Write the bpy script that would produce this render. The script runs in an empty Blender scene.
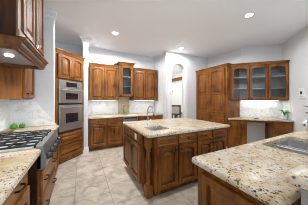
import bpy, bmesh, math, random
from mathutils import Vector, Matrix
random.seed(7)
C = bpy.context.scene.collection
PI = math.pi
def R(d): return math.radians(d)

# ---------------------------------------------------------------- camera
scn = bpy.context.scene
cam_d = bpy.data.cameras.new('camera'); cam = bpy.data.objects.new('camera', cam_d); C.objects.link(cam)
cam.location = (0, 0, 1.37); cam.rotation_euler = (R(90), 0, R(-27.5))
cam_d.sensor_width = 36; cam_d.lens = 36*140/308; cam_d.shift_y = -2.1/308; cam_d.clip_start = .02
scn.camera = cam

# ---------------------------------------------------------------- world, lights, exposure
w = bpy.data.worlds.new('world'); scn.world = w; w.use_nodes = True
w.node_tree.nodes['Background'].inputs[0].default_value = (.72, .87, 1, 1)
w.node_tree.nodes['Background'].inputs[1].default_value = .4
def area(name, loc, target, sx, sy, power, col=(1, 1, 1)):
    d = bpy.data.lights.new(name, 'AREA'); d.shape = 'RECTANGLE'; d.size = sx; d.size_y = sy; d.energy = power; d.color = col
    o = bpy.data.objects.new(name, d); C.objects.link(o); o.location = loc
    o.rotation_euler = (Vector(target)-Vector(loc)).to_track_quat('-Z', 'Y').to_euler(); return o
area('unseen_window_fill_rear', (.6, -3.6, 1.5), (1.2, 1.5, 2.9), 3.6, 2.2, 22, (.76, .89, 1))  # fill behind the camera, tilted up to brighten the ceiling; window unseen
area('unseen_window_fill_family_room', (5.2, -3.2, 1.5), (2.2, 1.2, 2.6), 3.0, 2.2, 48, (.76, .89, 1))  # side fill for an unseen window, tilted up toward the ceiling
area('dining_area_light', (2.6, 6.6, 1.7), (4.8, 6.2, 1.8), 1.6, 1.8, 26)  # area light inside the dining room; no window is built for it
CAN_SPOTS = [(.727, 3.44), (2.756, 3.475), (2.842, 1.533), (.75, 1.5), (.75, -.6), (2.84, -.6), (4.0, 6.2)]
CAN_POWER = [86, 23, 33, 15, 3, 5, 16]
vs = scn.view_settings
vs.view_transform = 'Standard'; vs.look = 'None'; vs.gamma = 1; vs.use_curve_mapping = False; vs.exposure = 1.36
scn.cycles.use_denoising = True; scn.cycles.filter_width = 1.0
scn.cycles.max_bounces = 10; scn.cycles.diffuse_bounces = 6; scn.cycles.transparent_max_bounces = 12

# ---------------------------------------------------------------- materials
def new_mat(name):
    m = bpy.data.materials.new(name); m.use_nodes = True
    nt = m.node_tree; b = nt.nodes['Principled BSDF']; return m, nt, b
def plain(name, col, rough=.5, metal=0, spec=.5, coat=0):
    m, nt, b = new_mat(name)
    b.inputs['Base Color'].default_value = (*col, 1); b.inputs['Roughness'].default_value = rough
    b.inputs['Metallic'].default_value = metal; b.inputs['Specular IOR Level'].default_value = spec
    b.inputs['Coat Weight'].default_value = coat; return m
def node(nt, t, **k):
    n = nt.nodes.new(t)
    for a, v in k.items():
        if a in n.inputs.keys(): n.inputs[a].default_value = v
        else: setattr(n, a, v)
    return n
def ramp(nt, stops):
    r = nt.nodes.new('ShaderNodeValToRGB'); cr = r.color_ramp
    while len(cr.elements) < len(stops): cr.elements.new(.5)
    for e, (p, c) in zip(cr.elements, stops): e.position = p; e.color = (*c, 1) if len(c) == 3 else c
    return r
def coords(nt, scale=(1, 1, 1), rot=(0, 0, 0), rnd=False):
    tc = nt.nodes.new('ShaderNodeTexCoord'); mp = nt.nodes.new('ShaderNodeMapping')
    mp.inputs['Scale'].default_value = scale; mp.inputs['Rotation'].default_value = rot
    nt.links.new(tc.outputs['Object'], mp.inputs['Vector'])
    return mp.outputs['Vector']
def wood(name, horiz=False, rough=.42, tint=.72, coat=.2, coat_rough=.16):
    m, nt, b = new_mat(name); L = nt.links.new
    v = coords(nt, (1.3, 14, 14) if horiz else (14, 14, 1.3))
    n1 = node(nt, 'ShaderNodeTexNoise', Scale=1.6, Detail=6.0, Roughness=.62, Distortion=.6); L(v, n1.inputs['Vector'])
    v2 = coords(nt, (1, 1.6, 1.6) if horiz else (1.6, 1.6, 1))
    n2 = node(nt, 'ShaderNodeTexNoise', Scale=2.6, Detail=3.0); L(v2, n2.inputs['Vector'])
    mx = node(nt, 'ShaderNodeMath', operation='MULTIPLY_ADD'); L(n2.outputs[0], mx.inputs[0]); mx.inputs[1].default_value = .55
    sc = node(nt, 'ShaderNodeMath', operation='MULTIPLY'); L(n1.outputs[0], sc.inputs[0]); sc.inputs[1].default_value = .5
    L(sc.outputs[0], mx.inputs[2])
    t = tint
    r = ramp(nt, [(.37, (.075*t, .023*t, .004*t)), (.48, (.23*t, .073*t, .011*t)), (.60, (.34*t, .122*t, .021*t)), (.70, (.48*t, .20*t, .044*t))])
    L(mx.outputs[0], r.inputs[0]); L(r.outputs[0], b.inputs['Base Color'])
    b.inputs['Roughness'].default_value = rough; b.inputs['Specular IOR Level'].default_value = .2; b.inputs['Coat Weight'].default_value = coat; b.inputs['Coat Roughness'].default_value = coat_rough; b.inputs['Coat IOR'].default_value = 1.9 if coat == 1 else 1.5
    return m
WV = wood('stained_alder'); WH = wood('stained_alder_across', True); WD = wood('shade_darkened_alder', rough=.6, tint=.15, coat=0); WDH = wood('shade_darkened_alder_across', True, tint=.42); WG = wood('varnished_alder', tint=.55, coat=1.0, coat_rough=.07)  # the two darkened alders hold hood and range-side shade in their tint
def granite():
    m, nt, b = new_mat('cream_granite'); L = nt.links.new
    v = coords(nt)
    big = node(nt, 'ShaderNodeTexNoise', Scale=5.0, Detail=5.0, Roughness=.65, Distortion=.8); L(v, big.inputs['Vector'])
    base = ramp(nt, [(.32, (.66, .60, .52)), (.46, (.63, .54, .42)), (.55, (.56, .44, .28)), (.66, (.47, .33, .17)), (.78, (.52, .44, .33))])
    L(big.outputs[0], base.inputs[0])
    mid = node(nt, 'ShaderNodeTexNoise', Scale=48.0, Detail=4.0, Roughness=.6); L(v, mid.inputs['Vector'])
    gm = ramp(nt, [(.52, (0, 0, 0)), (.66, (1, 1, 1))]); L(mid.outputs[0], gm.inputs[0])
    m1 = node(nt, 'ShaderNodeMix', data_type='RGBA'); L(gm.outputs[0], m1.inputs[0]); L(base.outputs[0], m1.inputs[6]); m1.inputs[7].default_value = (.38, .33, .28, 1)
    # dark mineral flecks: irregular grains of two sizes, denser in drifts
    wn = node(nt, 'ShaderNodeTexNoise', Scale=30.0, Detail=3.0); L(v, wn.inputs['Vector'])
    wv = node(nt, 'ShaderNodeVectorMath', operation='MULTIPLY_ADD'); L(wn.outputs[1], wv.inputs[0]); wv.inputs[1].default_value = (.035, .035, .035); L(v, wv.inputs[2])
    cl = node(nt, 'ShaderNodeTexNoise', Scale=5.5, Detail=4.0, Roughness=.6, Distortion=.8); L(v, cl.inputs['Vector'])
    def flecks(scale, keep, size, drift):
        vo = node(nt, 'ShaderNodeTexVoronoi', Scale=scale); L(wv.outputs[0], vo.inputs['Vector'])
        sp = node(nt, 'ShaderNodeSeparateColor'); L(vo.outputs['Color'], sp.inputs[0])
        th = node(nt, 'ShaderNodeMath', operation='MULTIPLY_ADD'); L(cl.outputs[0], th.inputs[0]); th.inputs[1].default_value = drift; th.inputs[2].default_value = keep-drift*.5
        on = node(nt, 'ShaderNodeMath', operation='LESS_THAN'); L(sp.outputs[0], on.inputs[0]); L(th.outputs[0], on.inputs[1])
        sz = node(nt, 'ShaderNodeMath', operation='MULTIPLY_ADD'); L(sp.outputs[1], sz.inputs[0]); sz.inputs[1].default_value = size*.7; sz.inputs[2].default_value = size*.45
        dd = node(nt, 'ShaderNodeMath', operation='LESS_THAN'); L(vo.outputs['Distance'], dd.inputs[0]); L(sz.outputs[0], dd.inputs[1])
        mm = node(nt, 'ShaderNodeMath', operation='MULTIPLY'); L(on.outputs[0], mm.inputs[0]); L(dd.outputs[0], mm.inputs[1]); return mm.outputs[0]
    m2 = node(nt, 'ShaderNodeMix', data_type='RGBA'); L(flecks(74.0, .25, .58, 1.9), m2.inputs[0]); L(m1.outputs[2], m2.inputs[6]); m2.inputs[7].default_value = (.17, .10, .055, 1)
    m3 = node(nt, 'ShaderNodeMix', data_type='RGBA'); L(flecks(46.0, .055, .46, .7), m3.inputs[0]); L(m2.outputs[2], m3.inputs[6]); m3.inputs[7].default_value = (.055, .036, .026, 1)
    L(m3.outputs[2], b.inputs['Base Color']); b.inputs['Roughness'].default_value = .34; b.inputs['Specular IOR Level'].default_value = .22
    return m
GR = granite()
def floor_mat():
    m, nt, b = new_mat('travertine_floor_tile'); L = nt.links.new
    v = coords(nt, rot=(0, 0, R(90)))
    br = node(nt, 'ShaderNodeTexBrick', offset=.5, Scale=1.0)
    for k, x in (('Color1', (.61, .53, .44, 1)), ('Color2', (.54, .465, .38, 1)), ('Mortar', (.38, .32, .265, 1)), ('Mortar Size', .006), ('Brick Width', .56), ('Row Height', .465), ('Bias', 0.0)):
        br.inputs[k].default_value = x
    mp = br.inputs['Vector']
    sh = node(nt, 'ShaderNodeVectorMath', operation='ADD'); sh.inputs[1].default_value = (.2, .08, 0); L(v, sh.inputs[0]); L(sh.outputs[0], mp)
    n = node(nt, 'ShaderNodeTexNoise', Scale=5.0, Detail=6.0, Roughness=.65, Distortion=1.0); L(coords(nt), n.inputs['Vector'])
    r = ramp(nt, [(.33, (.64, .62, .60)), (.5, (.97, .96, .95)), (.67, (1.22, 1.22, 1.22))]); L(n.outputs[0], r.inputs[0])
    mx = node(nt, 'ShaderNodeMix', data_type='RGBA', blend_type='MULTIPLY'); mx.inputs[0].default_value = 1
    L(br.outputs[0], mx.inputs[6]); L(r.outputs[0], mx.inputs[7]); L(mx.outputs[2], b.inputs['Base Color'])
    b.inputs['Roughness'].default_value = .38; return m
def tile_mat(name, c1, c2, mortar, size=.2, rot=(0, 0, 0), rough=.28):
    m, nt, b = new_mat(name); L = nt.links.new
    n = node(nt, 'ShaderNodeTexNoise', Scale=4.5, Detail=7.0, Roughness=.7, Distortion=1.6); L(coords(nt), n.inputs['Vector'])
    r = ramp(nt, [(.38, c2), (.5, c1), (.7, c1)]); L(n.outputs[0], r.inputs[0])
    br = node(nt, 'ShaderNodeTexBrick', offset=.5, Scale=1.0)
    for k, x in (('Color1', (1, 1, 1, 1)), ('Color2', (.94, .94, .94, 1)), ('Mortar', (*mortar, 1)), ('Mortar Size', .003), ('Brick Width', size*2), ('Row Height', size)): br.inputs[k].default_value = x
    L(coords(nt, rot=rot), br.inputs['Vector'])
    mx = node(nt, 'ShaderNodeMix', data_type='RGBA', blend_type='MULTIPLY'); mx.inputs[0].default_value = 1
    L(br.outputs[0], mx.inputs[6]); L(r.outputs[0], mx.inputs[7]); L(mx.outputs[2], b.inputs['Base Color'])
    b.inputs['Roughness'].default_value = rough; return m
FLOOR = floor_mat()
MARB = tile_mat('white_marbled_tile', (.86, .86, .855), (.68, .68, .67), (.86, .86, .85), .15, (R(90), 0, 0))
DECO = tile_mat('tumbled_beige_tile', (.62, .52, .36), (.42, .32, .18), (.7, .65, .55), .075, (R(90), 0, 0), .5)
def paint(name, col):
    m, nt, b = new_mat(name); L = nt.links.new
    n = node(nt, 'ShaderNodeTexNoise', Scale=180.0, Detail=2.0); L(coords(nt), n.inputs['Vector'])
    bp_ = node(nt, 'ShaderNodeBump', Strength=.06, Distance=.002); L(n.outputs[0], bp_.inputs['Height']); L(bp_.outputs[0], b.inputs['Normal'])
    b.inputs['Base Color'].default_value = (*col, 1); b.inputs['Roughness'].default_value = .7; b.inputs['Specular IOR Level'].default_value = .25; return m
WALL = paint('pale_grey_wall_paint', (.70, .705, .715)); CEIL = paint('white_ceiling_paint', (.875, .90, .94)); TRIM = plain('white_trim_paint', (.82, .82, .82), .4)
BARWALL = paint('taupe_grey_wall_paint', (.33, .325, .32))
STEEL = plain('brushed_stainless', (.50, .505, .515), .32, 1.0); STEELB = plain('sink_stainless', (.66, .66, .665), .35, .965); CHROME = plain('polished_chrome', (.78, .78, .79), .12, 1.0)
BRONZE = plain('oil_rubbed_bronze', (.035, .027, .022), .38, .8); IRON = plain('cast_iron', (.022, .022, .024), .5); BLACK = plain('black_plastic', (.02, .02, .022), .3); DGLASS = plain('dark_oven_glass', (.012, .012, .014), .06, 0, .8)
WHITE = plain('white_plastic', (.82, .82, .8), .4); GREY = plain('grey_enamel', (.40, .41, .43), .35, .4)
def em(name, col, s):
    m, nt, b = new_mat(name); b.inputs['Base Color'].default_value = (0.8, .8, .8, 1); b.inputs['Emission Color'].default_value = (*col, 1); b.inputs['Emission Strength'].default_value = s; return m
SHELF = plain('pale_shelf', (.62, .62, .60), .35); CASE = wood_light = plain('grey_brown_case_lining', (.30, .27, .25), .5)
LAMP = em('lamp_lens', (1, .97, .92), 9)
def glass():
    m, nt, b = new_mat('cabinet_glass'); L = nt.links.new
    g = node(nt, 'ShaderNodeBsdfGlossy', Roughness=.03); t = node(nt, 'ShaderNodeBsdfTransparent'); t.inputs[0].default_value = (.93, .95, .97, 1)
    f = node(nt, 'ShaderNodeFresnel', IOR=1.28); mx = node(nt, 'ShaderNodeMixShader')
    L(f.outputs[0], mx.inputs[0]); L(t.outputs[0], mx.inputs[1]); L(g.outputs[0], mx.inputs[2]); L(mx.outputs[0], nt.nodes['Material Output'].inputs[0]); return m
GLASS = glass()

# ---------------------------------------------------------------- mesh helpers
class MB:
    def __init__(s): s.bm = bmesh.new()
    def box(s, x0, x1, y0, y1, z0, z1, bev=0):
        bm = s.bm; r = bmesh.ops.create_cube(bm, size=1); vs_ = r['verts']
        for v in vs_: v.co = ((x0+x1)/2+v.co.x*(x1-x0), (y0+y1)/2+v.co.y*(y1-y0), (z0+z1)/2+v.co.z*(z1-z0))
        if bev: bmesh.ops.bevel(bm, geom=list({e for v in vs_ for e in v.link_edges}), offset=bev, segments=1, affect='EDGES', profile=.5)
        return s
    def loops(s, rings, cap=True, closed=True):
        vr = [[s.bm.verts.new(p) for p in ring] for ring in rings]
        for a, b in zip(vr, vr[1:]):
            n = len(a)
            for i in range(n if closed else n-1): s.bm.faces.new((a[i], a[(i+1) % n], b[(i+1) % n], b[i]))
        if cap: s.bm.faces.new(list(reversed(vr[0]))); s.bm.faces.new(vr[-1])
        return s
    def prism(s, pts, ax, a0, a1):
        f = {'z': lambda p, a: (p[0], p[1], a), 'y': lambda p, a: (p[0], a, p[1]), 'x': lambda p, a: (a, p[0], p[1])}[ax]
        return s.loops([[f(p, a0) for p in pts], [f(p, a1) for p in pts]])
    def lathe(s, prof, c=(0, 0, 0), seg=16, M=None, cap=True):
        rings = []
        for r, z in prof:
            ring = [Vector((r*math.cos(2*PI*i/seg), r*math.sin(2*PI*i/seg), z)) for i in range(seg)]
            if M: ring = [M @ p for p in ring]
            rings.append([p+Vector(c) for p in ring])
        return s.loops(rings, cap)
    def tube(s, path, r, seg=8):
        path = [Vector(p) for p in path]; rings = []; ref = None
        for i, p in enumerate(path):
            t = (path[min(i+1, len(path)-1)]-path[max(i-1, 0)]).normalized()
            if ref is None: ref = t.orthogonal().normalized()
            ref = (ref-t*ref.dot(t)).normalized(); b = t.cross(ref)
            rr = r[i] if isinstance(r, (list, tuple)) else r
            rings.append([p+ref*rr*math.cos(2*PI*k/seg)+b*rr*math.sin(2*PI*k/seg) for k in range(seg)])
        return s.loops(rings)
    def ball(s, c, r, sc=(1, 1, 1), seg=12):
        bmesh.ops.create_uvsphere(s.bm, u_segments=seg, v_segments=max(6, seg*2//3), radius=r, matrix=Matrix.Translation(c) @ Matrix.Diagonal((*sc, 1))); return s
    def build(s, name, mat, parent=None, smooth=0):
        bmesh.ops.recalc_face_normals(s.bm, faces=s.bm.faces)
        me = bpy.data.meshes.new(name); s.bm.to_mesh(me); s.bm.free(); me.materials.append(mat)
        if smooth:
            for p in me.polygons: p.use_smooth = True
            me.set_sharp_from_angle(angle=R(smooth))
        o = bpy.data.objects.new(name, me); C.objects.link(o)
        if parent: o.parent = parent
        return o
def thing(name, label, cat, loc=(0, 0, 0), rz=0, group=None):
    o = bpy.data.objects.new(name, None); C.objects.link(o); o.location = loc; o.rotation_euler = (0, 0, R(rz)); o.empty_display_size = .1
    o['label'] = label; o['category'] = cat
    if group: o['group'] = group
    return o
def tag(o, label, cat, group=None):
    o['label'] = label; o['category'] = cat
    if group: o['group'] = group
    return o
def struct(o): o['kind'] = 'structure'; return o

def offset(pts, d):                                    # inset a CCW outline by d
    out = []; n = len(pts)
    for i in range(n):
        p0, p, p1 = Vector(pts[i-1]), Vector(pts[i]), Vector(pts[(i+1) % n])
        a = (p-p0).normalized(); b = (p1-p).normalized()
        na, nb = Vector((-a.y, a.x)), Vector((-b.y, b.x)); m = (na+nb)
        m = m/max(m.dot(na), .3); out.append(tuple(p+m*d))
    return out
def rounded(pts, radii, seg=6):
    out = []; n = len(pts)
    for i in range(n):
        r = radii[i] if isinstance(radii, (list, tuple)) else radii
        p0, p, p1 = Vector(pts[i-1]), Vector(pts[i]), Vector(pts[(i+1) % n])
        if r <= 0: out.append(tuple(p)); continue
        a = (p0-p).normalized(); b = (p1-p).normalized(); ang = a.angle(b); t = r/math.tan(ang/2)
        c = p+(a+b).normalized()*(r/math.sin(ang/2)); s0 = p+a*t-c; s1 = p+b*t-c
        for k in range(seg+1):
            v = s0.lerp(s1, k/seg).normalized()*r; out.append(tuple(c+v))
    return out
def slab(name, pts, z0, z1, parent=None, holes=(), edge=.012, mat=None):
    s = MB(); bm = s.bm
    prof = [(z0, .004), (z0+.004, 0), (z1-edge*1.4, 0), (z1-edge*.5, edge*.3), (z1, edge)]
    rings = [[bm.verts.new((*p, z)) for p in (offset(pts, d) if d else pts)] for z, d in prof]
    for a, b in zip(rings, rings[1:]):
        n = len(a)
        for i in range(n): bm.faces.new((a[i], a[(i+1) % n], b[(i+1) % n], b[i]))
    hr = []
    for h in holes:
        lo = [bm.verts.new((*p, z0)) for p in h]; hi = [bm.verts.new((*p, z1)) for p in h]; hr.append((lo, hi)); n = len(h)
        for i in range(n): bm.faces.new((lo[i], lo[(i+1) % n], hi[(i+1) % n], hi[i]))
    for k, ring in ((0, rings[0]), (1, rings[-1])):
        if not holes: bm.faces.new(ring); continue
        ed = []
        for lp in [ring]+[h[k] for h in hr]:
            for i in range(len(lp)): ed.append(bm.edges.get((lp[i], lp[(i+1) % len(lp)])))
        bmesh.ops.triangle_fill(bm, edges=ed, use_beauty=True)
    return s.build(name, mat or GR, parent, 40)

# ---------------------------------------------------------------- cabinet joinery (local frame: x right, y into the cabinet, z up, front face y=0)
def arch_pts(x0, x1, zs, rise, n=12):                   # left to right along an arched top edge
    return [(x0+(x1-x0)*i/n, zs+rise*math.sin(PI*i/n)**.8) for i in range(n+1)]
def knob(parent, x, z, y=-.03):
    M = Matrix.Rotation(R(90), 3, 'X')
    return MB().lathe([(.006, 0), (.006, .012), (.015, .018), (.017, .024), (.012, .031), (.001, .033)], (x, y, z), 10, M).build('knob', BRONZE, parent, 50)
def pull(parent, x, z, y=-.02, w_=.10):
    m = MB().tube([(x-w_/2, y, z), (x-w_/2, y-.022, z), (x-w_*.25, y-.032, z), (x+w_*.25, y-.032, z), (x+w_/2, y-.022, z), (x+w_/2, y, z)], .007, 6)
    return m.build('handle', BRONZE, parent, 50)
def door(parent, x0, x1, z0, z1, arch=True, knob_at=None, glass_=False, name='door', st=.055, split=None, mat=None):
    d = MB(); T = -.03
    if not glass_: d.box(x0+.003, x1-.003, -.004, 0, z0+.003, z1-.003)
    d.box(x0, x0+st, T, 0, z0, z1, .003); d.box(x1-st, x1, T, 0, z0, z1, .003); d.box(x0+st, x1-st, T, 0, z0, z0+st, .003)
    ix0, ix1 = x0+st, x1-st
    rise = min(.045, (ix1-ix0)*.16) if arch else 0
    zs = z1-st-rise
    if arch: d.prism([(ix0, z1), *arch_pts(ix0, ix1, zs, rise), (ix1, z1)], 'y', T, 0)
    else: d.box(ix0, ix1, T, 0, z1-st, z1, .003)
    if split: d.box(ix0, ix1, T, 0, split-st/2, split+st/2, .003)
    mat = mat or WV; o = d.build(name, mat, parent)
    if glass_:
        g = MB().box(ix0-.005, ix1+.005, -.010, -.006, z0+st-.005, z1-st*.6); g.build('glass_pane', GLASS, o)
    else:
        for (a, b, ar) in ([(z0+st, split-st/2, False), (split+st/2, zs, arch)] if split else [(z0+st, zs, arch)]):
            gx = .013; p = MB()
            top = arch_pts(ix0+gx, ix1-gx, b-gx, rise if ar else 0, 12 if ar else 1)
            pts = [(ix0+gx, a+gx), (ix1-gx, a+gx)]+list(reversed(top))
            mid = offset(pts, .036)
            p.loops([[(x, -.004, z) for x, z in pts], [(x, -.007, z) for x, z in pts], [(x, -.024, z) for x, z in mid]])
            q = p.build('raised_panel', mat, o)
    if knob_at: knob(o, *knob_at)
    return o
def drawer(parent, x0, x1, z0, z1, hw=None, kn=None, hx=None):
    d = MB(); pts = [(x0, z0), (x1, z0), (x1, z1), (x0, z1)]; mid = offset(pts, .012); m2 = offset(pts, .024); m3 = offset(pts, .034)
    d.loops([[(x, 0, z) for x, z in pts], [(x, -.016, z) for x, z in pts], [(x, -.021, z) for x, z in mid], [(x, -.017, z) for x, z in m2], [(x, -.021, z) for x, z in m3]])
    o = d.build('drawer_front', WH, parent)
    if hw: pull(o, hx or (x0+x1)/2, (z0+z1)/2, -.021, hw)
    if kn: knob(o, *kn, -.021)
    return o
def crown(parent, x0, x1, z0, z1, out=.05, depth=.3, ret_l=True, ret_r=True, name='crown_molding'):
    # profile swept along the front with mitred returns on both ends
    prof = [(0, z0), (.012, z0), (.015, z0+(z1-z0)*.25), (.03, z0+(z1-z0)*.55), (out*.85, z0+(z1-z0)*.75), (out, z0+(z1-z0)*.82), (out, z1), (0, z1)]
    m = MB(); rings = []
    path = []
    if ret_l: path += [lambda o_: (x0-o_, depth), lambda o_: (x0-o_, -o_)]
    else: path += [lambda o_: (x0, -o_)]
    if ret_r: path += [lambda o_: (x1+o_, -o_), lambda o_: (x1+o_, depth)]
    else: path += [lambda o_: (x1, -o_)]
    for f in path: rings.append([(*f(o_), z) for o_, z in prof])
    return m.loops(rings).build(name, WH, parent)
def carcass(parent, x0, x1, dep, z0, z1, toe=.1, toe_in=.075, name='cabinet_body', t=.0):
    MB().box(x0, x1, 0, dep, z0+(toe or 0), z1, .002).build(name, WV, parent)
    if toe: MB().box(x0+.005, x1-.005, toe_in, dep, z0, z0+toe+.001).build('toe_kick', WV, parent)
def glass_carcass(parent, poly, z0, z1, L, st, shelves, dep_back):
    # open-fronted case: floor, roof, shelves, back, ends and a face frame
    for z in (z0, z1-.02): MB().prism(poly, 'z', z, z+.02).build('cabinet_floor' if z == z0 else 'cabinet_roof', WV, parent)
    for z in shelves: MB().prism(offset(poly, .012), 'z', z, z+.012).build('shelf', SHELF, parent)
    m = MB()
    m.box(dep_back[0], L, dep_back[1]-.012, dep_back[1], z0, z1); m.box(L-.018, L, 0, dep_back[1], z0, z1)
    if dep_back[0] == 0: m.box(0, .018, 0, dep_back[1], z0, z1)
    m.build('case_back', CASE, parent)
    f = MB()
    f.box(0, L, -.002, .018, z1-.06, z1); f.box(0, L, -.002, .018, z0, z0+.045)
    for a, b in st: f.box(a, b, -.002, .018, z0, z1)
    f.build('face_frame', WV, parent)

# ================================================================ SETTING
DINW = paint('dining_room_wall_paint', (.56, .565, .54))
H = 3.0
def wallprism(name, quad, z0=0, z1=H, mat=None): return struct(MB().prism(quad, 'z', z0, z1).build(name, mat or WALL))
struct(MB().box(-1.3, 6.6, -4.2, 9.0, -.06, 0).build('floor', FLOOR))
struct(MB().box(-1.3, 6.6, -4.2, 9.0, H, H+.08).build('ceiling', CEIL))
wallprism('wall_left', [(-1.15, -4), (-1.05, -4), (-1.05, 4.8), (-1.15, 4.8)])
wallprism('wall_back', [(-1.05, 4.70), (2.45, 4.70), (2.45, 4.80), (-1.05, 4.80)])
wallprism('wall_left_return', [(-1.05, 3.15), (-.45, 3.15), (-.45, 3.28), (-1.05, 3.28)])
wallprism('wall_back_return', [(.045, 4.07), (.165, 4.07), (.165, 4.70), (.045, 4.70)])
wallprism('wall_arch_side', [(2.45, 4.03), (2.58, 4.03), (2.58, 4.80), (2.45, 4.80)])
wallprism('wall_pantry', [(4.40, 2.70), (4.50, 2.62), (4.50, 3.87), (4.40, 3.87)])
wallprism('wall_desk', [(4.395, 2.605), (5.13, 1.87), (5.20, 1.94), (4.40, 2.74)])
wallprism('wall_right', [(5.13, 1.87), (3.16, -.10), (3.23, -.17), (5.27, 1.87)])
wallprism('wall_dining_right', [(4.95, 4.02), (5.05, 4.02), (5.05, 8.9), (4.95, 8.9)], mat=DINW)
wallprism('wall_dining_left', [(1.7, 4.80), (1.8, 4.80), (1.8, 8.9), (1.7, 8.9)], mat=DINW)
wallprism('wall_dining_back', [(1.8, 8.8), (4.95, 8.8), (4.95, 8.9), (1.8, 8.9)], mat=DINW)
# wall with the arched opening
AX0, AX1, AY, ASP = 2.66, 3.24, 3.87, 2.36
def arch_outline(x0, x1, spring, n=16, flat=.95):
    c = (x0+x1)/2; r = (x1-x0)/2
    return [(c+r*math.cos(PI*i/n), spring+r*flat*math.sin(PI*i/n)) for i in range(n+1)]   # right to left
hole = [(AX1, 0)]+arch_outline(AX0, AX1, ASP)+[(AX0, 0)]
outer = [(2.45, 0), (2.45, H), (4.95, H), (4.95, 0)]
s = MB(); s.prism([(2.45, 0)]+[(2.45, H), (4.95, H), (4.95, 0)]+hole, 'y', AY, AY+.15); struct(s.build('wall_arch', WALL))
cas_o = [(AX1+.10, 0)]+arch_outline(AX0-.10, AX1+.10, ASP)+[(AX0-.10, 0)]
s = MB(); s.prism(cas_o+list(reversed(hole)), 'y', AY-.025, AY); struct(s.build('trim_1', TRIM))
def cap_block(name, x0, x1, y0, y1, k=1):
    m = MB()
    for o_, a, b in ((.008, 2.855, 2.875), (.018, 2.875, 2.91), (.030, 2.91, 2.95), (.042, 2.95, H)): m.box(x0-o_*k, x1+o_*k, y0-o_*k, y1, a, b, .004)
    return struct(m.build(name, TRIM))
cap_block('trim_2', -.58, -.45, 3.15, 3.28); cap_block('trim_3', .045, .165, 4.07, 4.40, 1.8)
struct(MB().box(.035, .18, 4.055, 4.40, 0, .13, .004).build('baseboard_back_return', TRIM))
struct(MB().box(3.36, 3.77, AY-.015, AY, 0, .12).build('baseboard_arch', TRIM))

# backsplashes
tag(MB().box(.165, 1.09, 4.692, 4.70, .92, 1.38).build('backsplash', MARB), 'white marbled tile backsplash on the back wall, left of the beige tile strip', 'backsplash')
tag(MB().box(1.48, 2.45, 4.692, 4.70, .92, 1.38).build('backsplash', MARB), 'white marbled tile backsplash on the back wall, right of the beige tile strip', 'backsplash')
tag(MB().box(1.095, 1.475, 4.686, 4.70, .92, 1.49).build('backsplash', DECO), 'beige tumbled tile strip under the glass-door cabinet on the back wall', 'backsplash')
MARBX = tile_mat('white_marbled_tile_side', (.86, .86, .855), (.68, .68, .67), (.86, .86, .85), .2, (R(90), 0, R(90)))
tag(MB().box(-1.05, -1.042, .6, 3.15, .92, 1.86).build('backsplash', MARBX), 'white marbled tile backsplash on the left wall behind the range', 'backsplash')
tag(MB().prism([(-1.042, .92), (-.40, .92), (-.74, 1.38), (-1.042, 1.38)], 'y', 3.142, 3.15).build('backsplash', MARB), 'white tile backsplash with a slanting edge, on the wall end past the range', 'backsplash')
MARBD = tile_mat('white_marbled_tile_desk', (.86, .86, .855), (.68, .68, .67), (.86, .86, .85), .15, (R(90), 0, 0))
def desk_frame(name, label, cat, c, y0=2.63, group=None): return thing(name, label, cat, (c-y0, y0, 0), -45, group)
o = MB().box(.0, 1.09, -.008, 0, .865, 1.38).build('backsplash', MARBD); o.location = (4.37, 2.63, 0); o.rotation_euler = (0, 0, R(-45))
tag(o, 'white marbled tile backsplash above the built-in desk', 'backsplash')
o = MB().prism([(0.0, .865), (.54, .865), (.32, 1.38), (.0, 1.38)], 'y', -.008, 0).build('backsplash', MARBD); o.location = (5.13, 1.87, 0); o.rotation_euler = (0, 0, R(-135))
tag(o, 'narrow white tile backsplash with a slanting edge at the right end of the desk', 'backsplash')

# ================================================================ LEFT RUN
# near base cabinet (front faces +X, local x runs to +Y)
t = thing('base_cabinet', 'brown wood base cabinet in the left foreground under the granite, with a wide drawer', 'cabinet', (-.40, .70, 0), 90)
carcass(t, 0, .80, .64, 0, .87)
drawer(t, .20, .775, .70, .85, .10, hx=.565); door(t, .20, .775, .13, .685, True, (.25, .62))
MB().box(.80, .985, .20, .64, 0, .87).build('filler_panel', WD, t);  # recess shade is put into the dark wood color
slab('granite_countertop', rounded([(-1.04, .3), (-.33, .3), (-.33, 1.69), (-1.04, 1.685)], [0, 0, .06, 0]), .875, .915)
tag(bpy.context.scene.objects['granite_countertop'], 'cream speckled granite countertop in the left foreground, on the near side of the range', 'countertop')
# range base
t = thing('range_cabinet', 'brown wood drawer cabinet that juts out under the gas range top', 'cabinet', (-.362, 1.70, 0), 90)
carcass(t, 0, .86, .67, 0, .69, .1, .06)
MB().box(-.008, 0, .012, .66, 0, .872).build('side_panel', WD, t)  # range side, its shade colored into the wood
drawer(t, .03, .83, .42, .67, .10, hx=.17); drawer(t, .03, .83, .13, .40, .10, hx=.17)
pull(t, .66, .545, -.021); pull(t, .66, .265, -.021)
# far base cabinet
t = thing('base_cabinet', 'brown wood base cabinet between the range and the far wall end', 'cabinet', (-.40, 2.565, 0), 90)
carcass(t, 0, .58, .64, 0, .87); drawer(t, .03, .55, .70, .85, .10); door(t, .03, .55, .13, .685, True, (.08, .62))
tag(slab('granite_countertop', [(-1.04, 2.565), (-.365, 2.565), (-.365, 3.14), (-1.04, 3.14)], .875, .915), 'cream granite countertop between the range and the white wall end, under green peppers', 'countertop')
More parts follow.
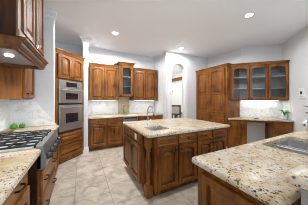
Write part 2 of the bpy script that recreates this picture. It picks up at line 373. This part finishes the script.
# range top
t = thing('gas_range_top', 'stainless gas range top with black iron grates and front knobs', 'range', (-1.04, 1.70, 0))
MB().box(0, .70, .012, .843, .70, .905, .006).build('range_body', STEEL, t)
MB().prism([(.695, .70), (.735, .72), (.735, .80), (.705, .925), (.66, .928), (.66, .70)], 'y', .012, .843).build('control_panel', STEEL, t)
for y0 in (0, .843): MB().prism([(.695, .70), (.737, .72), (.737, .80), (.707, .927), (.66, .927), (.66, .88), (.695, .88)], 'y', y0, y0+.012).build('end_cap', plain('satin_grey_panel', (.22, .225, .23), .5), t)
MB().box(.02, .655, .02, .835, .905, .912).build('burner_tray', plain('pale_steel_tray', (.68, .68, .68), .35, .3), t)
for i in range(3):
    y0 = .03+i*.268; g = MB()
    for yy in (y0, y0+.127, y0+.254): g.box(.03, .645, yy-.006, yy+.006, .930, .946)
    for xx in (.03, .13, .235, .34, .445, .545, .645): g.box(xx-.006, xx+.006, y0, y0+.254, .930, .946)
    for xx in (.03, .645, .34):
        for yy in (y0, y0+.254): g.box(xx-.008, xx+.008, yy-.008, yy+.008, .912, .934)
    g.build('grate', IRON, t)
    for xx in (.18, .50):
        MB().lathe([(.05, .912), (.05, .918), (.036, .922), (.036, .929), (.001, .931)], (xx, y0+.127, 0), 14).build('burner', BLACK, t, 40)
for i in range(5):
    M = Matrix.Rotation(R(85), 3, 'Y')
    k = MB().lathe([(.036, 0), (.036, .008), (.030, .014), (.027, .050), (.001, .053)], (.733, .09+i*.169, .80), 14, M).build('knob', BLACK, t, 40)
# hood
t = thing('range_hood', 'large shade-tinted wood range hood with doors and a flared bottom molding', 'hood', (-.505, 1.65, 0), 90)
m = MB(); m.box(0, .95, 0, .53, 1.93, H-.005, .003); m.build('hood_box', WD, t)  # box wood darkened to stand in for shade on the near side
m = MB(); m.box(0, .95, -.02, .0, 1.93, 2.0); m.box(0, .08, -.012, 0, 2.0, H-.02); m.box(.44, .50, -.012, 0, 2.0, H-.02); m.box(.89, .95, -.012, 0, 2.0, H-.02); m.build('face_frame', WG, t)
door(t, .085, .44, 2.01, 2.90, False, None, mat=WG); door(t, .50, .885, 2.01, 2.90, False, None, mat=WG)
m = MB(); prof = [(0, 1.82), (.010, 1.82), (.012, 1.842), (.026, 1.846), (.034, 1.866), (.036, 1.892), (.050, 1.898), (.055, 1.915), (.068, 1.918), (.068, 1.94), (0, 1.94)]
rings = [[(x, -o_, z) for o_, z in prof] for x in (0, .95)]
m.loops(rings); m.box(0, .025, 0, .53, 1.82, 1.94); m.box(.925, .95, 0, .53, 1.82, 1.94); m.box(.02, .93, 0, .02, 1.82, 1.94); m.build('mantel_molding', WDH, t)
MB().box(.025, .925, .02, .53, 1.868, 1.93).build('hood_liner', GREY, t)
l = MB().lathe([(.035, 1.860), (.035, 1.868)], (.46, .20, 0), 16).build('hood_lamp', LAMP, t)
for lx in (.46,):
    d = bpy.data.lights.new('hood_lamp_light', 'SPOT'); d.energy = 10; d.spot_size = R(140); d.spot_blend = .6; d.shadow_soft_size = .03; d.color = (1, .93, .82)
    lo = bpy.data.objects.new('hood_lamp_light', d); C.objects.link(lo); lo.location = (-.705, 2.11, 1.85)
# upper cabinet past the hood
t = thing('upper_cabinet', 'brown wood wall cabinet past the range hood, side panel facing the viewer', 'cabinet', (-.745, 2.63, 0), 90)
MB().box(0, .505, 0, .295, 1.39, 2.43, .003).build('cabinet_body', WV, t)
door(t, .03, .48, 1.41, 2.40, True, (.075, 1.47)); crown(t, 0, .505, 2.40, 2.48, .05, .29, False, False)
# peppers and board
def pepper(loc, rz, label, r=.040):
    t = thing('green_pepper', label, 'pepper', loc, rz, 'green peppers beside the range')
    m = MB(); rings = []; n = 24
    for j in range(9):
        a = PI*j/8; z = r*.95-r*.95*math.cos(a); rr = max(.004, r*math.sin(a)**.7)
        rings.append([(rr*(1+.10*math.cos(4*2*PI*i/n))*math.cos(2*PI*i/n), rr*(1+.10*math.cos(4*2*PI*i/n))*math.sin(2*PI*i/n), z) for i in range(n)])
    m.loops(rings).build('flesh', PEP, t, 60)
    MB().tube([(0, 0, r*1.8), (.002, 0, r*2.05), (.008, 0, r*2.3)], [.008, .005, .006], 6).build('stem', PEPS, t, 50)
PEP = plain('pepper_green', (.055, .24, .018), .25); PEPS = plain('pepper_stem', (.16, .30, .08), .5)
pepper((-.945, 2.985, .916), 10, 'green pepper on the left counter, left one of the pair', .042); pepper((-.858, 3.045, .916), 40, 'green pepper on the left counter, right one of the pair', .039)
tag(MB().prism(rounded([(-1.03, 2.60), (-.88, 2.60), (-.88, 2.81), (-1.03, 2.81)], .02), 'z', .916, .928).build('serving_board', WH), 'small reddish wooden board on the counter beside the green peppers', 'board')

# ================================================================ OVEN CORNER (front faces the room at 45 degrees)
OV = (-.475, 3.49, 0); OW = .755
t = thing('oven_cabinet', 'tall brown wood corner cabinet that holds the double oven', 'cabinet', OV, 45)
m = MB(); m.box(0, .06, 0, .60, .10, 2.40); m.box(OW-.06, OW, 0, .60, .10, 2.40); m.box(.06, OW-.06, 0, .60, .10, .655); m.box(.06, OW-.06, 0, .60, 1.822, 2.40); m.box(.06, OW-.06, .56, .60, .655, 1.822); m.build('cabinet_body', WV, t)
MB().box(.01, OW-.01, .02, .58, 0, .101).build('toe_kick', WV, t)
door(t, .05, .372, 1.85, 2.365, True, (.345, 1.895)); door(t, .383, OW-.05, 1.85, 2.365, True, (.41, 1.895))
door(t, .05, OW-.05, .40, .635, False, None, name='drawer_front', st=.045, mat=WH); door(t, .05, OW-.05, .125, .38, False, None, name='drawer_front', st=.045, mat=WH)
crown(t, 0, OW, 2.385, 2.45, .045, .3, True, False)
t = thing('double_wall_oven', 'stainless steel double wall oven set in the corner cabinet', 'oven', OV, 45)
MB().box(.065, OW-.065, .0, .55, .66, 1.818).build('oven_case', STEEL, t)
m = MB().box(.068, OW-.068, -.022, 0, 1.650, 1.815, .004).build('control_panel', STEEL, t)
MB().box(.24, .52, -.025, -.021, 1.675, 1.775).build('display', DGLASS, m)
for z0, z1, w0, w1 in ((1.315, 1.642, 1.39, 1.535), (.70, 1.268, .87, 1.08)):
    d = MB().box(.068, OW-.068, -.03, 0, z0, z1, .005).build('oven_door', STEEL, t)
    MB().box(.22, .545, -.033, -.029, w0, w1, .001).build('window', DGLASS, d)
    h = MB(); h.tube([(.10, -.085, z1-.05), (OW-.10, -.085, z1-.05)], .012, 10); h.box(.12, .14, -.085, -.03, z1-.06, z1-.04); h.box(OW-.14, OW-.12, -.085, -.03, z1-.06, z1-.04); h.build('handle', STEEL, d, 40)
MB().box(.068, OW-.068, -.012, 0, 1.270, 1.312).build('vent_gap', BLACK, t)
MB().box(.068, OW-.068, -.015, 0, .662, .695).build('vent_strip', BLACK, t)

# ================================================================ BACK RUN
YB, YU = 4.09, 4.37
t = thing('base_cabinet', 'brown wood base cabinet with two drawers and two doors on the back wall', 'cabinet', (.19, YB, 0))
carcass(t, 0, .90, .60, 0, .875)
drawer(t, .03, .435, .715, .855, None, (.232, .785)); drawer(t, .465, .87, .715, .855, None, (.667, .785))
door(t, .03, .435, .13, .695, False, (.405, .65)); door(t, .465, .87, .13, .695, False, (.495, .65))
t = thing('dishwasher', 'stainless dishwasher with a black control strip under the back counter', 'dishwasher', (1.10, YB, 0))
MB().box(0, .45, 0, .58, .10, .872).build('dishwasher_body', GREY, t)
d = MB().box(.005, .445, -.03, 0, .12, .74, .004).build('dishwasher_door', STEEL, t)
MB().tube([(.05, -.07, .70), (.40, -.07, .70)], .010, 8).build('handle', STEEL, d, 40)
p = MB().box(.005, .445, -.03, 0, .75, .868, .004).build('control_panel', STEEL, t); MB().box(.03, .42, -.033, -.029, .82, .86).build('button_strip', BLACK, p)
MB().box(.01, .44, .04, .58, 0, .101).build('toe_kick', BLACK, t)
t = thing('base_cabinet', 'brown wood base cabinet behind the island, right of the dishwasher', 'cabinet', (1.57, YB, 0))
carcass(t, 0, .87, .60, 0, .875)
drawer(t, .02, .42, .715, .855, None, (.22, .785)); drawer(t, .45, .85, .715, .855, None, (.65, .785)); door(t, .02, .42, .13, .695, False, (.39, .65)); door(t, .45, .85, .13, .695, False, (.48, .65))
tag(slab('granite_countertop', [(.17, YB-.045), (2.445, YB-.045), (2.445, 4.69), (.17, 4.69)], .877, .917), 'long cream granite countertop along the back wall', 'countertop')
def upper(label, x0, x1, z1=2.38, zc=2.44):
    t = thing('upper_cabinet', label, 'cabinet', (x0, YU, 0)); W = x1-x0
    MB().box(0, W, 0, .32, 1.375, z1, .002).build('cabinet_body', WV, t)
    h = W/2
    door(t, .03, h-.006, 1.39, z1-.03, True, (h-.04, 1.44)); door(t, h+.006, W-.03, 1.39, z1-.03, True, (h+.04, 1.44))
    crown(t, 0, W, z1-.015, zc, .045, .3, False, False); return t
upper('brown wood two-door wall cabinet on the back wall, left of the glass-door cabinet', .19, 1.045)
upper('brown wood two-door wall cabinet on the back wall, right of the glass-door cabinet', 1.485, 2.40)
t = thing('glass_door_cabinet', 'tall narrow wood wall cabinet with one glass door on the back wall', 'cabinet', (1.05, 4.27, 0)); W = .43
glass_carcass(t, [(0, 0), (W, 0), (W, .42), (0, .42)], 1.485, 2.50, W, [(0, .05), (W-.05, W)], (1.80, 2.10), (0, .42))
door(t, .04, W-.04, 1.51, 2.44, True, (W-.07, 1.56), True, st=.05)
crown(t, 0, W, 2.465, 2.545, .055, .40)
# things on the back counter and on top of the wall cabinets
t = thing('oil_bottle', 'olive green glass bottle on the back counter before the beige tile', 'bottle', (1.245, 4.50, .918))
MB().lathe([(.034, 0), (.036, .01), (.036, .15), (.028, .18), (.013, .21), (.013, .25)], seg=14).build('bottle_body', plain('olive_oil_glass', (.22, .24, .03), .15), t, 40)
MB().lathe([(.016, .25), (.016, .28), (.001, .282)], seg=12).build('stopper', BLACK, t, 40)
t = thing('soap_dish', 'shallow yellow dish on the back counter beside the green bottle', 'dish', (1.38, 4.47, .918))
MB().lathe([(.05, 0), (.065, .018), (.07, .03), (.062, .03), (.05, .012), (.001, .01)], seg=18).build('dish', plain('mustard_glaze', (.55, .42, .08), .3), t, 40)
def leaf_mesh(m, base, tip, w_, n=5):
    b, tp = Vector(base), Vector(tip); d = tp-b; side = d.cross(Vector((0, 0, 1)))
    side = side.normalized() if side.length > 1e-4 else Vector((1, 0, 0)); up = side.cross(d).normalized()
    rs = []
    for i in range(n+1):
        f = i/n; c = b+d*f+Vector((0, 0, -.25*d.length*f*f)); ww = max(.002, w_*math.sin(PI*min(.97, f*.9+.08))); rs.append([c+side*ww, c+up*ww*.12+Vector((0, 0, .001)), c-side*ww, c-up*.001])
    m.loops(rs)
def plant(name, label, loc, leaves, spread, hgt, w_, leafmat, pot_mat, pot_prof, group=None):
    t = thing(name, label, 'plant', loc); top = pot_prof[-3][1] if len(pot_prof) > 3 else .08
    MB().lathe(pot_prof, seg=18).build('pot', pot_mat, t, 40)
    f = MB(); st_ = MB()
    for i in range(leaves):
        a = i*2.4+random.random()*.5; rr = spread*(.45+.55*random.random()); z = top+hgt*(.35+.65*random.random())
        p = (rr*.45*math.cos(a), rr*.45*math.sin(a), z*.9); q = (rr*math.cos(a), rr*math.sin(a), z)
        st_.tube([(0, 0, top*.6), (p[0]*.5, p[1]*.5, top+(p[2]-top)*.6), p], .0025, 5); leaf_mesh(f, p, q, w_)
    f.build('foliage', leafmat, t, 60); st_.build('stems', leafmat, t, 60); return t
LEAF = plain('green_leaf', (.045, .33, .08), .4); LEAFD = plain('dark_leaf', (.022, .04, .028), .4)
plant('potted_ivy', 'small green potted plant on top of the back wall cabinets', (.96, 4.50, 2.441), 14, .09, .09, .022, LEAF, BRONZE, [(.035, 0), (.045, .07), (.04, .07), (.001, .06)])

# ================================================================ ISLAND
IX0, IX1, IY0, IY1 = .80, 2.40, 1.70, 2.88
t = thing('island_cabinet', 'brown wood kitchen island base with arched doors and a turned corner post', 'island', (0, 0, 0))
poly = [(IX0+.11, IY0), (IX1, IY0), (IX1, IY1), (IX0, IY1), (IX0, IY0+.22), (IX0+.11, IY0+.22)]
m = MB(); m.prism(poly, 'z', .10, .70)
for a in ((IX0+.11, IX1, IY0, 1.85), (1.29, IX1, 1.85, IY1), (IX0, .912, IY0+.22, IY1), (.912, 1.29, 2.225, IY1)): m.box(*a, .70, .875)
m.build('cabinet_body', WV, t)
MB().prism([(IX0+.13, IY0+.07), (IX1-.07, IY0+.07), (IX1-.07, IY1-.07), (IX0+.07, IY1-.07), (IX0+.07, IY0+.24), (IX0+.13, IY0+.24)], 'z', 0, .101).build('toe_kick', WV, t)
px, py = IX0+.05, IY0+.105
m = MB(); m.box(px-.047, px+.047, py-.047, py+.047, 0, .17, .004); m.box(px-.045, px+.045, py-.045, py+.045, .70, .875, .004)
m.lathe([(.042, .17), (.046, .185), (.032, .205), (.038, .225), (.028, .25), (.033, .33), (.042, .43), (.044, .52), (.036, .59), (.028, .625), (.042, .65), (.032, .67), (.044, .69), (.044, .70)], (px, py, 0), 16)
m.build('turned_post', WV, t, 35)

def sub(name, loc, rz, par):                            # a face of the island as a part that carries its doors
    o = bpy.data.objects.new(name, None); C.objects.link(o); o.parent = par; o.location = loc; o.rotation_euler = (0, 0, R(rz)); return o

def place(o, loc, rz): o.location = loc; o.rotation_euler = (0, 0, R(rz)); return o
xs = [(.005, .335), (.365, .675), (.70, 1.05), (1.075, 1.46)]
xs = [(.02, .36), (.385, .73), (.765, 1.10), (1.125, 1.46)]
fl = (IX0+.11, IY0, 0)
for i, (a, b) in enumerate(xs):
    place(drawer(t, a, b, .725, .855, None, ((a+b)/2, .79) if i in (1, 2) else None), fl, 0)
    kx = b-.03 if i % 2 == 0 else a+.03
    place(door(t, a, b, .125, .70, True, (kx, .655)), fl, 0)
lf = (IX0, IY1, 0)
for i, (a, b) in enumerate([(.03, .47), (.495, .93)]):
    place(drawer(t, a, b, .725, .855), lf, -90)
    place(door(t, a, b, .125, .70, True, (b-.03 if i == 0 else a+.03, .655)), lf, -90)
def roundrect(x0, x1, y0, y1, r=.04): return rounded([(x0, y0), (x1, y0), (x1, y1), (x0, y1)], r, 5)
isl_hole = roundrect(.935, 1.265, 1.87, 2.20)
tag(slab('granite_countertop', rounded([(.77, 1.645), (2.45, 1.645), (2.45, 2.93), (.77, 2.93)], .03), .877, .917, holes=[isl_hole]), 'cream speckled granite top of the center island', 'countertop')
def sink_bowl(m, x0, x1, y0, y1, z1, dep, r=.04):
    o_ = roundrect(x0, x1, y0, y1, r); i1 = offset(o_, .012)
    rings = [[(*p, z1) for p in offset(o_, -.012)], [(*p, z1) for p in offset(o_, .001)], [(*p, z1-dep+.02) for p in offset(o_, .008)], [(*p, z1-dep) for p in offset(o_, .03)]]
    vr = [[m.bm.verts.new(p) for p in ring] for ring in rings]
    for a, b in zip(vr, vr[1:]):
        n = len(a)
        for i in range(n): m.bm.faces.new((a[i], a[(i+1) % n], b[(i+1) % n], b[i]))
    m.bm.faces.new(vr[-1])
t = thing('prep_sink', 'small square stainless sink set in the island granite', 'sink', (0, 0, 0))
m = MB(); sink_bowl(m, .925, 1.275, 1.86, 2.21, .8775, .16); m.build('bowl', STEELB, t, 40)
MB().lathe([(.04, .7185), (.04, .7215), (.001, .7195)], (1.1, 2.03, 0), 14).build('drain', CHROME, t, 40)
t = thing('island_faucet', 'chrome gooseneck faucet at the back of the island sink', 'faucet', (1.075, 2.31, .917), -70)
MB().lathe([(.028, 0), (.028, .008), (.02, .02), (.018, .07), (.015, .08)], seg=14).build('base', CHROME, t, 40)
pth = [(0, 0, .07), (0, 0, .26)]+[(.075-.075*math.cos(PI*k/10), 0, .26+.085*math.sin(PI*k/10)) for k in range(1, 10)]+[(.152, 0, .25)]
MB().tube(pth, .013, 10).build('spout', CHROME, t, 50)
MB().lathe([(.014, .0), (.017, -.02), (.02, -.06), (.018, -.075), (.001, -.075)], (.152, 0, .255), 12).build('spray_head', plain('dark_chrome', (.30, .30, .31), .2, 1.0), t, 40)
MB().tube([(0, .015, .06), (0, .05, .075), (0, .085, .10)], [.007, .006, .008], 8).build('lever', CHROME, t, 50)
t = thing('electrical_outlet', 'cream wall outlet on the left side of the island', 'outlet', (IX0-.0215, 2.13, .79), -90)
MB().box(-.042, .042, -.006, 0, -.05, .05, .003).build('cover_plate', plain('ivory_plastic', (.75, .70, .58), .4), t)
for z in (-.022, .022): MB().box(-.016, .016, -.009, -.005, z-.014, z+.014, .003).build('socket', WHITE, t)

# ================================================================ ARCH: DINING ROOM BEYOND
t = thing('wooden_ledge', 'brown wood ledge high on the dining room wall, seen through the arch', 'ledge', (4.95, 0, 0))
MB().box(-.16, 0, 4.15, 8.7, 2.50, 2.61, .01).build('ledge_beam', WV, t); MB().box(-.20, 0, 4.15, 8.7, 2.61, 2.64, .004).build('ledge_top', WH, t)
t = thing('wall_sconce', 'small lit wall sconce seen through the arch', 'sconce', (4.945, 7.05, 1.98))
MB().box(-.02, 0, -.04, .04, -.08, .08, .004).build('back_plate', BRONZE, t)
MB().lathe([(.03, -.06), (.06, .06), (.055, .07), (.001, .05)], (-.08, 0, 0), 14).build('lamp_shade', em('sconce_shade', (1, .95, .85), 3), t, 40)
DW = plain('dark_walnut', (.045, .022, .013), .35); UPH = plain('beige_upholstery', (.60, .50, .38), .8)
t = thing('dining_table', 'dark wood dining table in the room beyond the arch', 'table', (4.25, 5.80, 0))
MB().box(-.42, .42, -.6, .6, .72, .76, .01).build('tabletop', DW, t)
for sx in (-.36, .36):
    for sy in (-.54, .54): MB().lathe([(.035, 0), (.025, .1), (.04, .4), (.03, .6), (.045, .72)], (sx, sy, 0), 12).build('leg', DW, t, 40)
def chair(loc, rz, label):
    t = thing('dining_chair', label, 'chair', loc, rz, 'dining chairs beyond the arch')
    MB().box(-.22, .22, -.22, .22, .42, .49, .015).build('seat', UPH, t)
    MB().box(-.17, .17, .20, .262, .86, 1.13, .012).build('back_cushion', UPH, t)
    b = MB(); b.box(-.22, .22, .215, .245, 1.10, 1.19, .01); b.box(-.18, .18, .215, .24, .82, .87); [b.box(q-.02, q+.02, .218, .24, .46, .84) for q in (-.11, 0, .11)]; b.box(-.22, -.17, .215, .245, .42, 1.15); b.box(.17, .22, .215, .245, .42, 1.15); b.build('back_frame', DW, t)
    for sx in (-.19, .19):
        for sy in (-.19, .21): MB().box(sx-.02, sx+.02, sy-.02, sy+.02, 0, .43).build('leg', DW, t)
chair((3.40, 4.56, 0), 128, 'beige upholstered dark wood chair beyond the arch, nearer of the two')
chair((4.25, 6.75, 0), 0, 'beige upholstered dark wood chair beyond the arch, on the far side of the dining table')

# ================================================================ PANTRY
t = thing('pantry_cabinet', 'tall brown wood pantry cabinet with paneled doors right of the arch', 'cabinet', (3.78, 3.865, 0), -90); W = 1.225
carcass(t, 0, W, .615, 0, 2.39, .1, .06)
for a, b, kx in ((.04, .585, .555), (.61, 1.155, .64)):
    door(t, a, b, .985, 2.35, True, (kx, 1.30), split=1.60); door(t, a, b, .13, .955, True, (kx, .90))
crown(t, 0, W, 2.375, 2.45, .05, .6, False, True)

# ================================================================ DESK CORNER
DL = 1.405
t = desk_frame('glass_door_cabinet', 'wide wood wall cabinet with three glass doors above the built-in desk', 'cabinet', 6.55)
DU = .308
glass_carcass(t, [(0, 0), (DL, 0), (DL, DU), (DU, DU)], 1.375, 2.38, DL, [(0, .05), (.455, .505), (.895, .945), (DL-.06, DL)], (1.70, 2.03), (DU, DU))
for a, b, kx in ((.035, .47, .44), (.49, .91, .52), (.93, 1.365, .96)): door(t, a, b, 1.40, 2.345, True, (kx, 1.425), True, st=.048)
crown(t, 0, DL, 2.365, 2.44, .045, .2, False, False)
t = desk_frame('desk_cabinet', 'brown wood built-in desk base with a knee space and drawers on the right', 'desk', 6.27, 2.57)
LD = 1.49
MB().prism([(0, 0), (.48, 0), (.48, .50), (.44, .50), (.03, .075)], 'z', 0, .825).build('pedestal', WV, t)
MB().box(1.09, LD, 0, .50, .0, .825, .002).build('pedestal', WV, t)
MB().box(.48, 1.09, .02, .04, .775, .825).build('apron', WH, t)
for z0, z1 in ((.64, .80), (.44, .62), (.10, .42)): drawer(t, 1.115, LD-.025, z0, z1, None, ((1.115+LD-.025)/2, (z0+z1)/2))
MB().box(.485, 1.085, .485, .50, 0, .80).build('modesty_panel', plain('white_back_panel', (.88, .88, .88), .5), t)
tag(slab('granite_countertop', [(3.68, 2.545), (4.74, 1.485), (5.115, 1.865), (4.365, 2.62), (3.79, 2.62)], .828, .863), 'cream granite top of the built-in desk on the right', 'countertop')
plant('potted_plant', 'bright green leafy plant in a glass pot on the built-in desk', (4.873, 1.727, .864), 30, .16, .17, .034, LEAF, plain('pale_glass_pot', (.62, .68, .70), .1, 0, .8), [(.05, 0), (.062, .01), (.066, .10), (.058, .10), (.055, .09), (.001, .085)])
tag(MB().box(-.06, .06, -.035, .035, 0, .012, .004).build('black_remote', BLACK), 'small black handset lying on the built-in desk', 'handset').location = (4.30, 2.12, .8635)
t = thing('wall_control_panel', 'white wall control panel with a small black screen on the right wall', 'control panel', (4.535, 1.275, 1.53), -135)
MB().box(-.10, .10, -.03, 0, -.12, .12, .006).build('housing', WHITE, t); MB().box(-.045, .02, -.032, -.029, -.02, .05, .001).build('screen', BLACK, t)
MB().box(-.06, .06, -.032, -.029, -.09, -.06, .001).build('keypad', plain('pale_grey_plastic', (.6, .6, .6), .4), t)

# ================================================================ PENINSULA
t = thing('peninsula_cabinet', 'brown wood peninsula base in the right foreground with a paneled end', 'cabinet', (.825, .83, 0), -90)
m = MB(); m.box(0, .545, .06, .60, .10, .875); m.box(0, .545, 0, .06, .10, .875, .002); m.build('cabinet_body', WV, t)
MB().box(0, .545, .60, 2.6, .10, .60).build('sink_base', WV, t); MB().box(0, .02, .60, 2.6, .60, .875).build('sink_front', WH, t); MB().box(0, .545, 1.70, 2.6, .60, .875).build('cabinet_body', WV, t)
MB().box(.06, .545, .06, 2.55, 0, .101).build('toe_kick', WV, t)
door(t, .055, .53, .14, .825, False, None, name='end_panel')
sx = [(1.64, 1.94), (1.985, 2.33)]
holes = [roundrect(1.64, 2.33, .38, .78, .05)]
tag(slab('granite_countertop', rounded([(.775, .285), (3.53, .285), (4.11, .865), (.775, .865)], [0, 0, 0, .035]), .877, .917, holes=holes, edge=.014), 'cream granite countertop with dark flecks in the right foreground, holding the double sink', 'countertop')
t = thing('double_sink', 'stainless double-bowl sink in the right foreground countertop', 'sink', (0, 0, 0))
m = MB()
sink_bowl(m, 1.63, 1.955, .37, .79, .876, .19, .05); m.build('bowl', STEELB, t, 40)
m = MB(); sink_bowl(m, 1.98, 2.34, .37, .79, .876, .19, .05); m.build('bowl', STEELB, t, 40)
MB().box(1.948, 1.988, .375, .785, .845, .870, .008).build('bowl_divider', STEELB, t)
for cx_ in (1.79, 2.16): MB().lathe([(.045, .687), (.045, .691), (.001, .689)], (cx_, .58, 0), 14).build('drain', CHROME, t, 40)
struct(MB().prism([(.868, .10), (3.33, .10), (3.48, .25), (.868, .25)], 'z', 0, 1.03).build('wall_bar', BARWALL))
tag(slab('granite_bar_top', rounded([(.745, -.16), (3.05, -.16), (3.47, .275), (.745, .275)], [.03, 0, 0, .05]), 1.031, 1.071, edge=.014), 'raised granite bar top at the right edge, above the sink countertop', 'bar top')
def mottled():
    m, nt, b = new_mat('black_white_mottled_glaze'); n = node(nt, 'ShaderNodeTexNoise', Scale=22.0, Detail=2.0); nt.links.new(coords(nt), n.inputs['Vector'])
    r = ramp(nt, [(.42, (.06, .06, .065)), (.48, (.7, .7, .7))]); nt.links.new(n.outputs[0], r.inputs[0]); nt.links.new(r.outputs[0], b.inputs['Base Color']); b.inputs['Roughness'].default_value = .3; return m
plant('vase_plant', 'dark-leaved plant in a mottled black and white vase at the right edge', (3.05, .765, .918), 9, .15, .18, .03, LEAFD, mottled(), [(.05, 0), (.085, .04), (.10, .10), (.07, .16), (.045, .19), (.05, .21), (.04, .21), (.035, .19), (.001, .18)])

# ================================================================ ADDED FILL STRIPS UNDER THE CABINETS
def strip(label, x, y, z, L, rz, power):
    t = thing('added_fill_strip', label, 'added fill strip', (x, y, z), rz)
    MB().box(-L/2, L/2, -.012, .012, -.010, 0, .002).build('housing', TRIM, t); MB().box(-L/2+.01, L/2-.01, -.009, .009, -.012, -.010).build('lens', FILL_LENS, t)
    d = bpy.data.lights.new('strip_fill', 'AREA'); d.shape = 'RECTANGLE'; d.size = L-.04; d.size_y = .02; d.energy = power; d.color = (.98, .99, 1)  # added light that lifts the backsplash; the fixture itself is unseen
    lo = bpy.data.objects.new('strip_fill', d); C.objects.link(lo); lo.location = (x, y, z-.014); lo.rotation_euler = (0, 0, R(rz))
FILL_LENS = em('fill_strip_lens', (.98, .99, 1), 4)
strip('added slim white fill strip under the wall cabinet left of the glass-door cabinet', .615, 4.45, 1.374, .7, 0, .35)
strip('added slim white fill strip under the wall cabinet right of the glass-door cabinet', 1.94, 4.45, 1.374, .75, 0, .35)
strip('added slim white fill strip under the three glass doors above the desk', 4.62, 2.20, 1.374, .95, -45, .8)

# ================================================================ CEILING CANS
places = ['at the left, over the back counter', 'in the middle, before the arch', 'at the upper right, nearest the viewer', 'over the front of the island', 'behind the viewer on the left', 'behind the viewer on the right', 'in the dining room']
for (x, y), pl, pw in zip(CAN_SPOTS, places, CAN_POWER):
    t = thing('recessed_light', 'round white recessed ceiling light '+pl, 'ceiling light', (x, y, H), 0, 'recessed ceiling lights')
    MB().lathe([(.062, -.003), (.066, -.008), (.092, -.006), (.095, 0), (.062, -.0005), (.062, -.003)], seg=24, cap=False).build('trim_ring', TRIM, t, 40)
    MB().lathe([(.001, -.003), (.061, -.003), (.061, -.0005), (.001, -.0005)], seg=20).build('lens', LAMP, t)
    d = bpy.data.lights.new('can_light', 'SPOT'); d.energy = pw; d.spot_size = R(176); d.spot_blend = .25; d.shadow_soft_size = .06; d.color = (.955, .985, 1)
    lo = bpy.data.objects.new('can_light', d); C.objects.link(lo); lo.location = (x, y, H-.02)
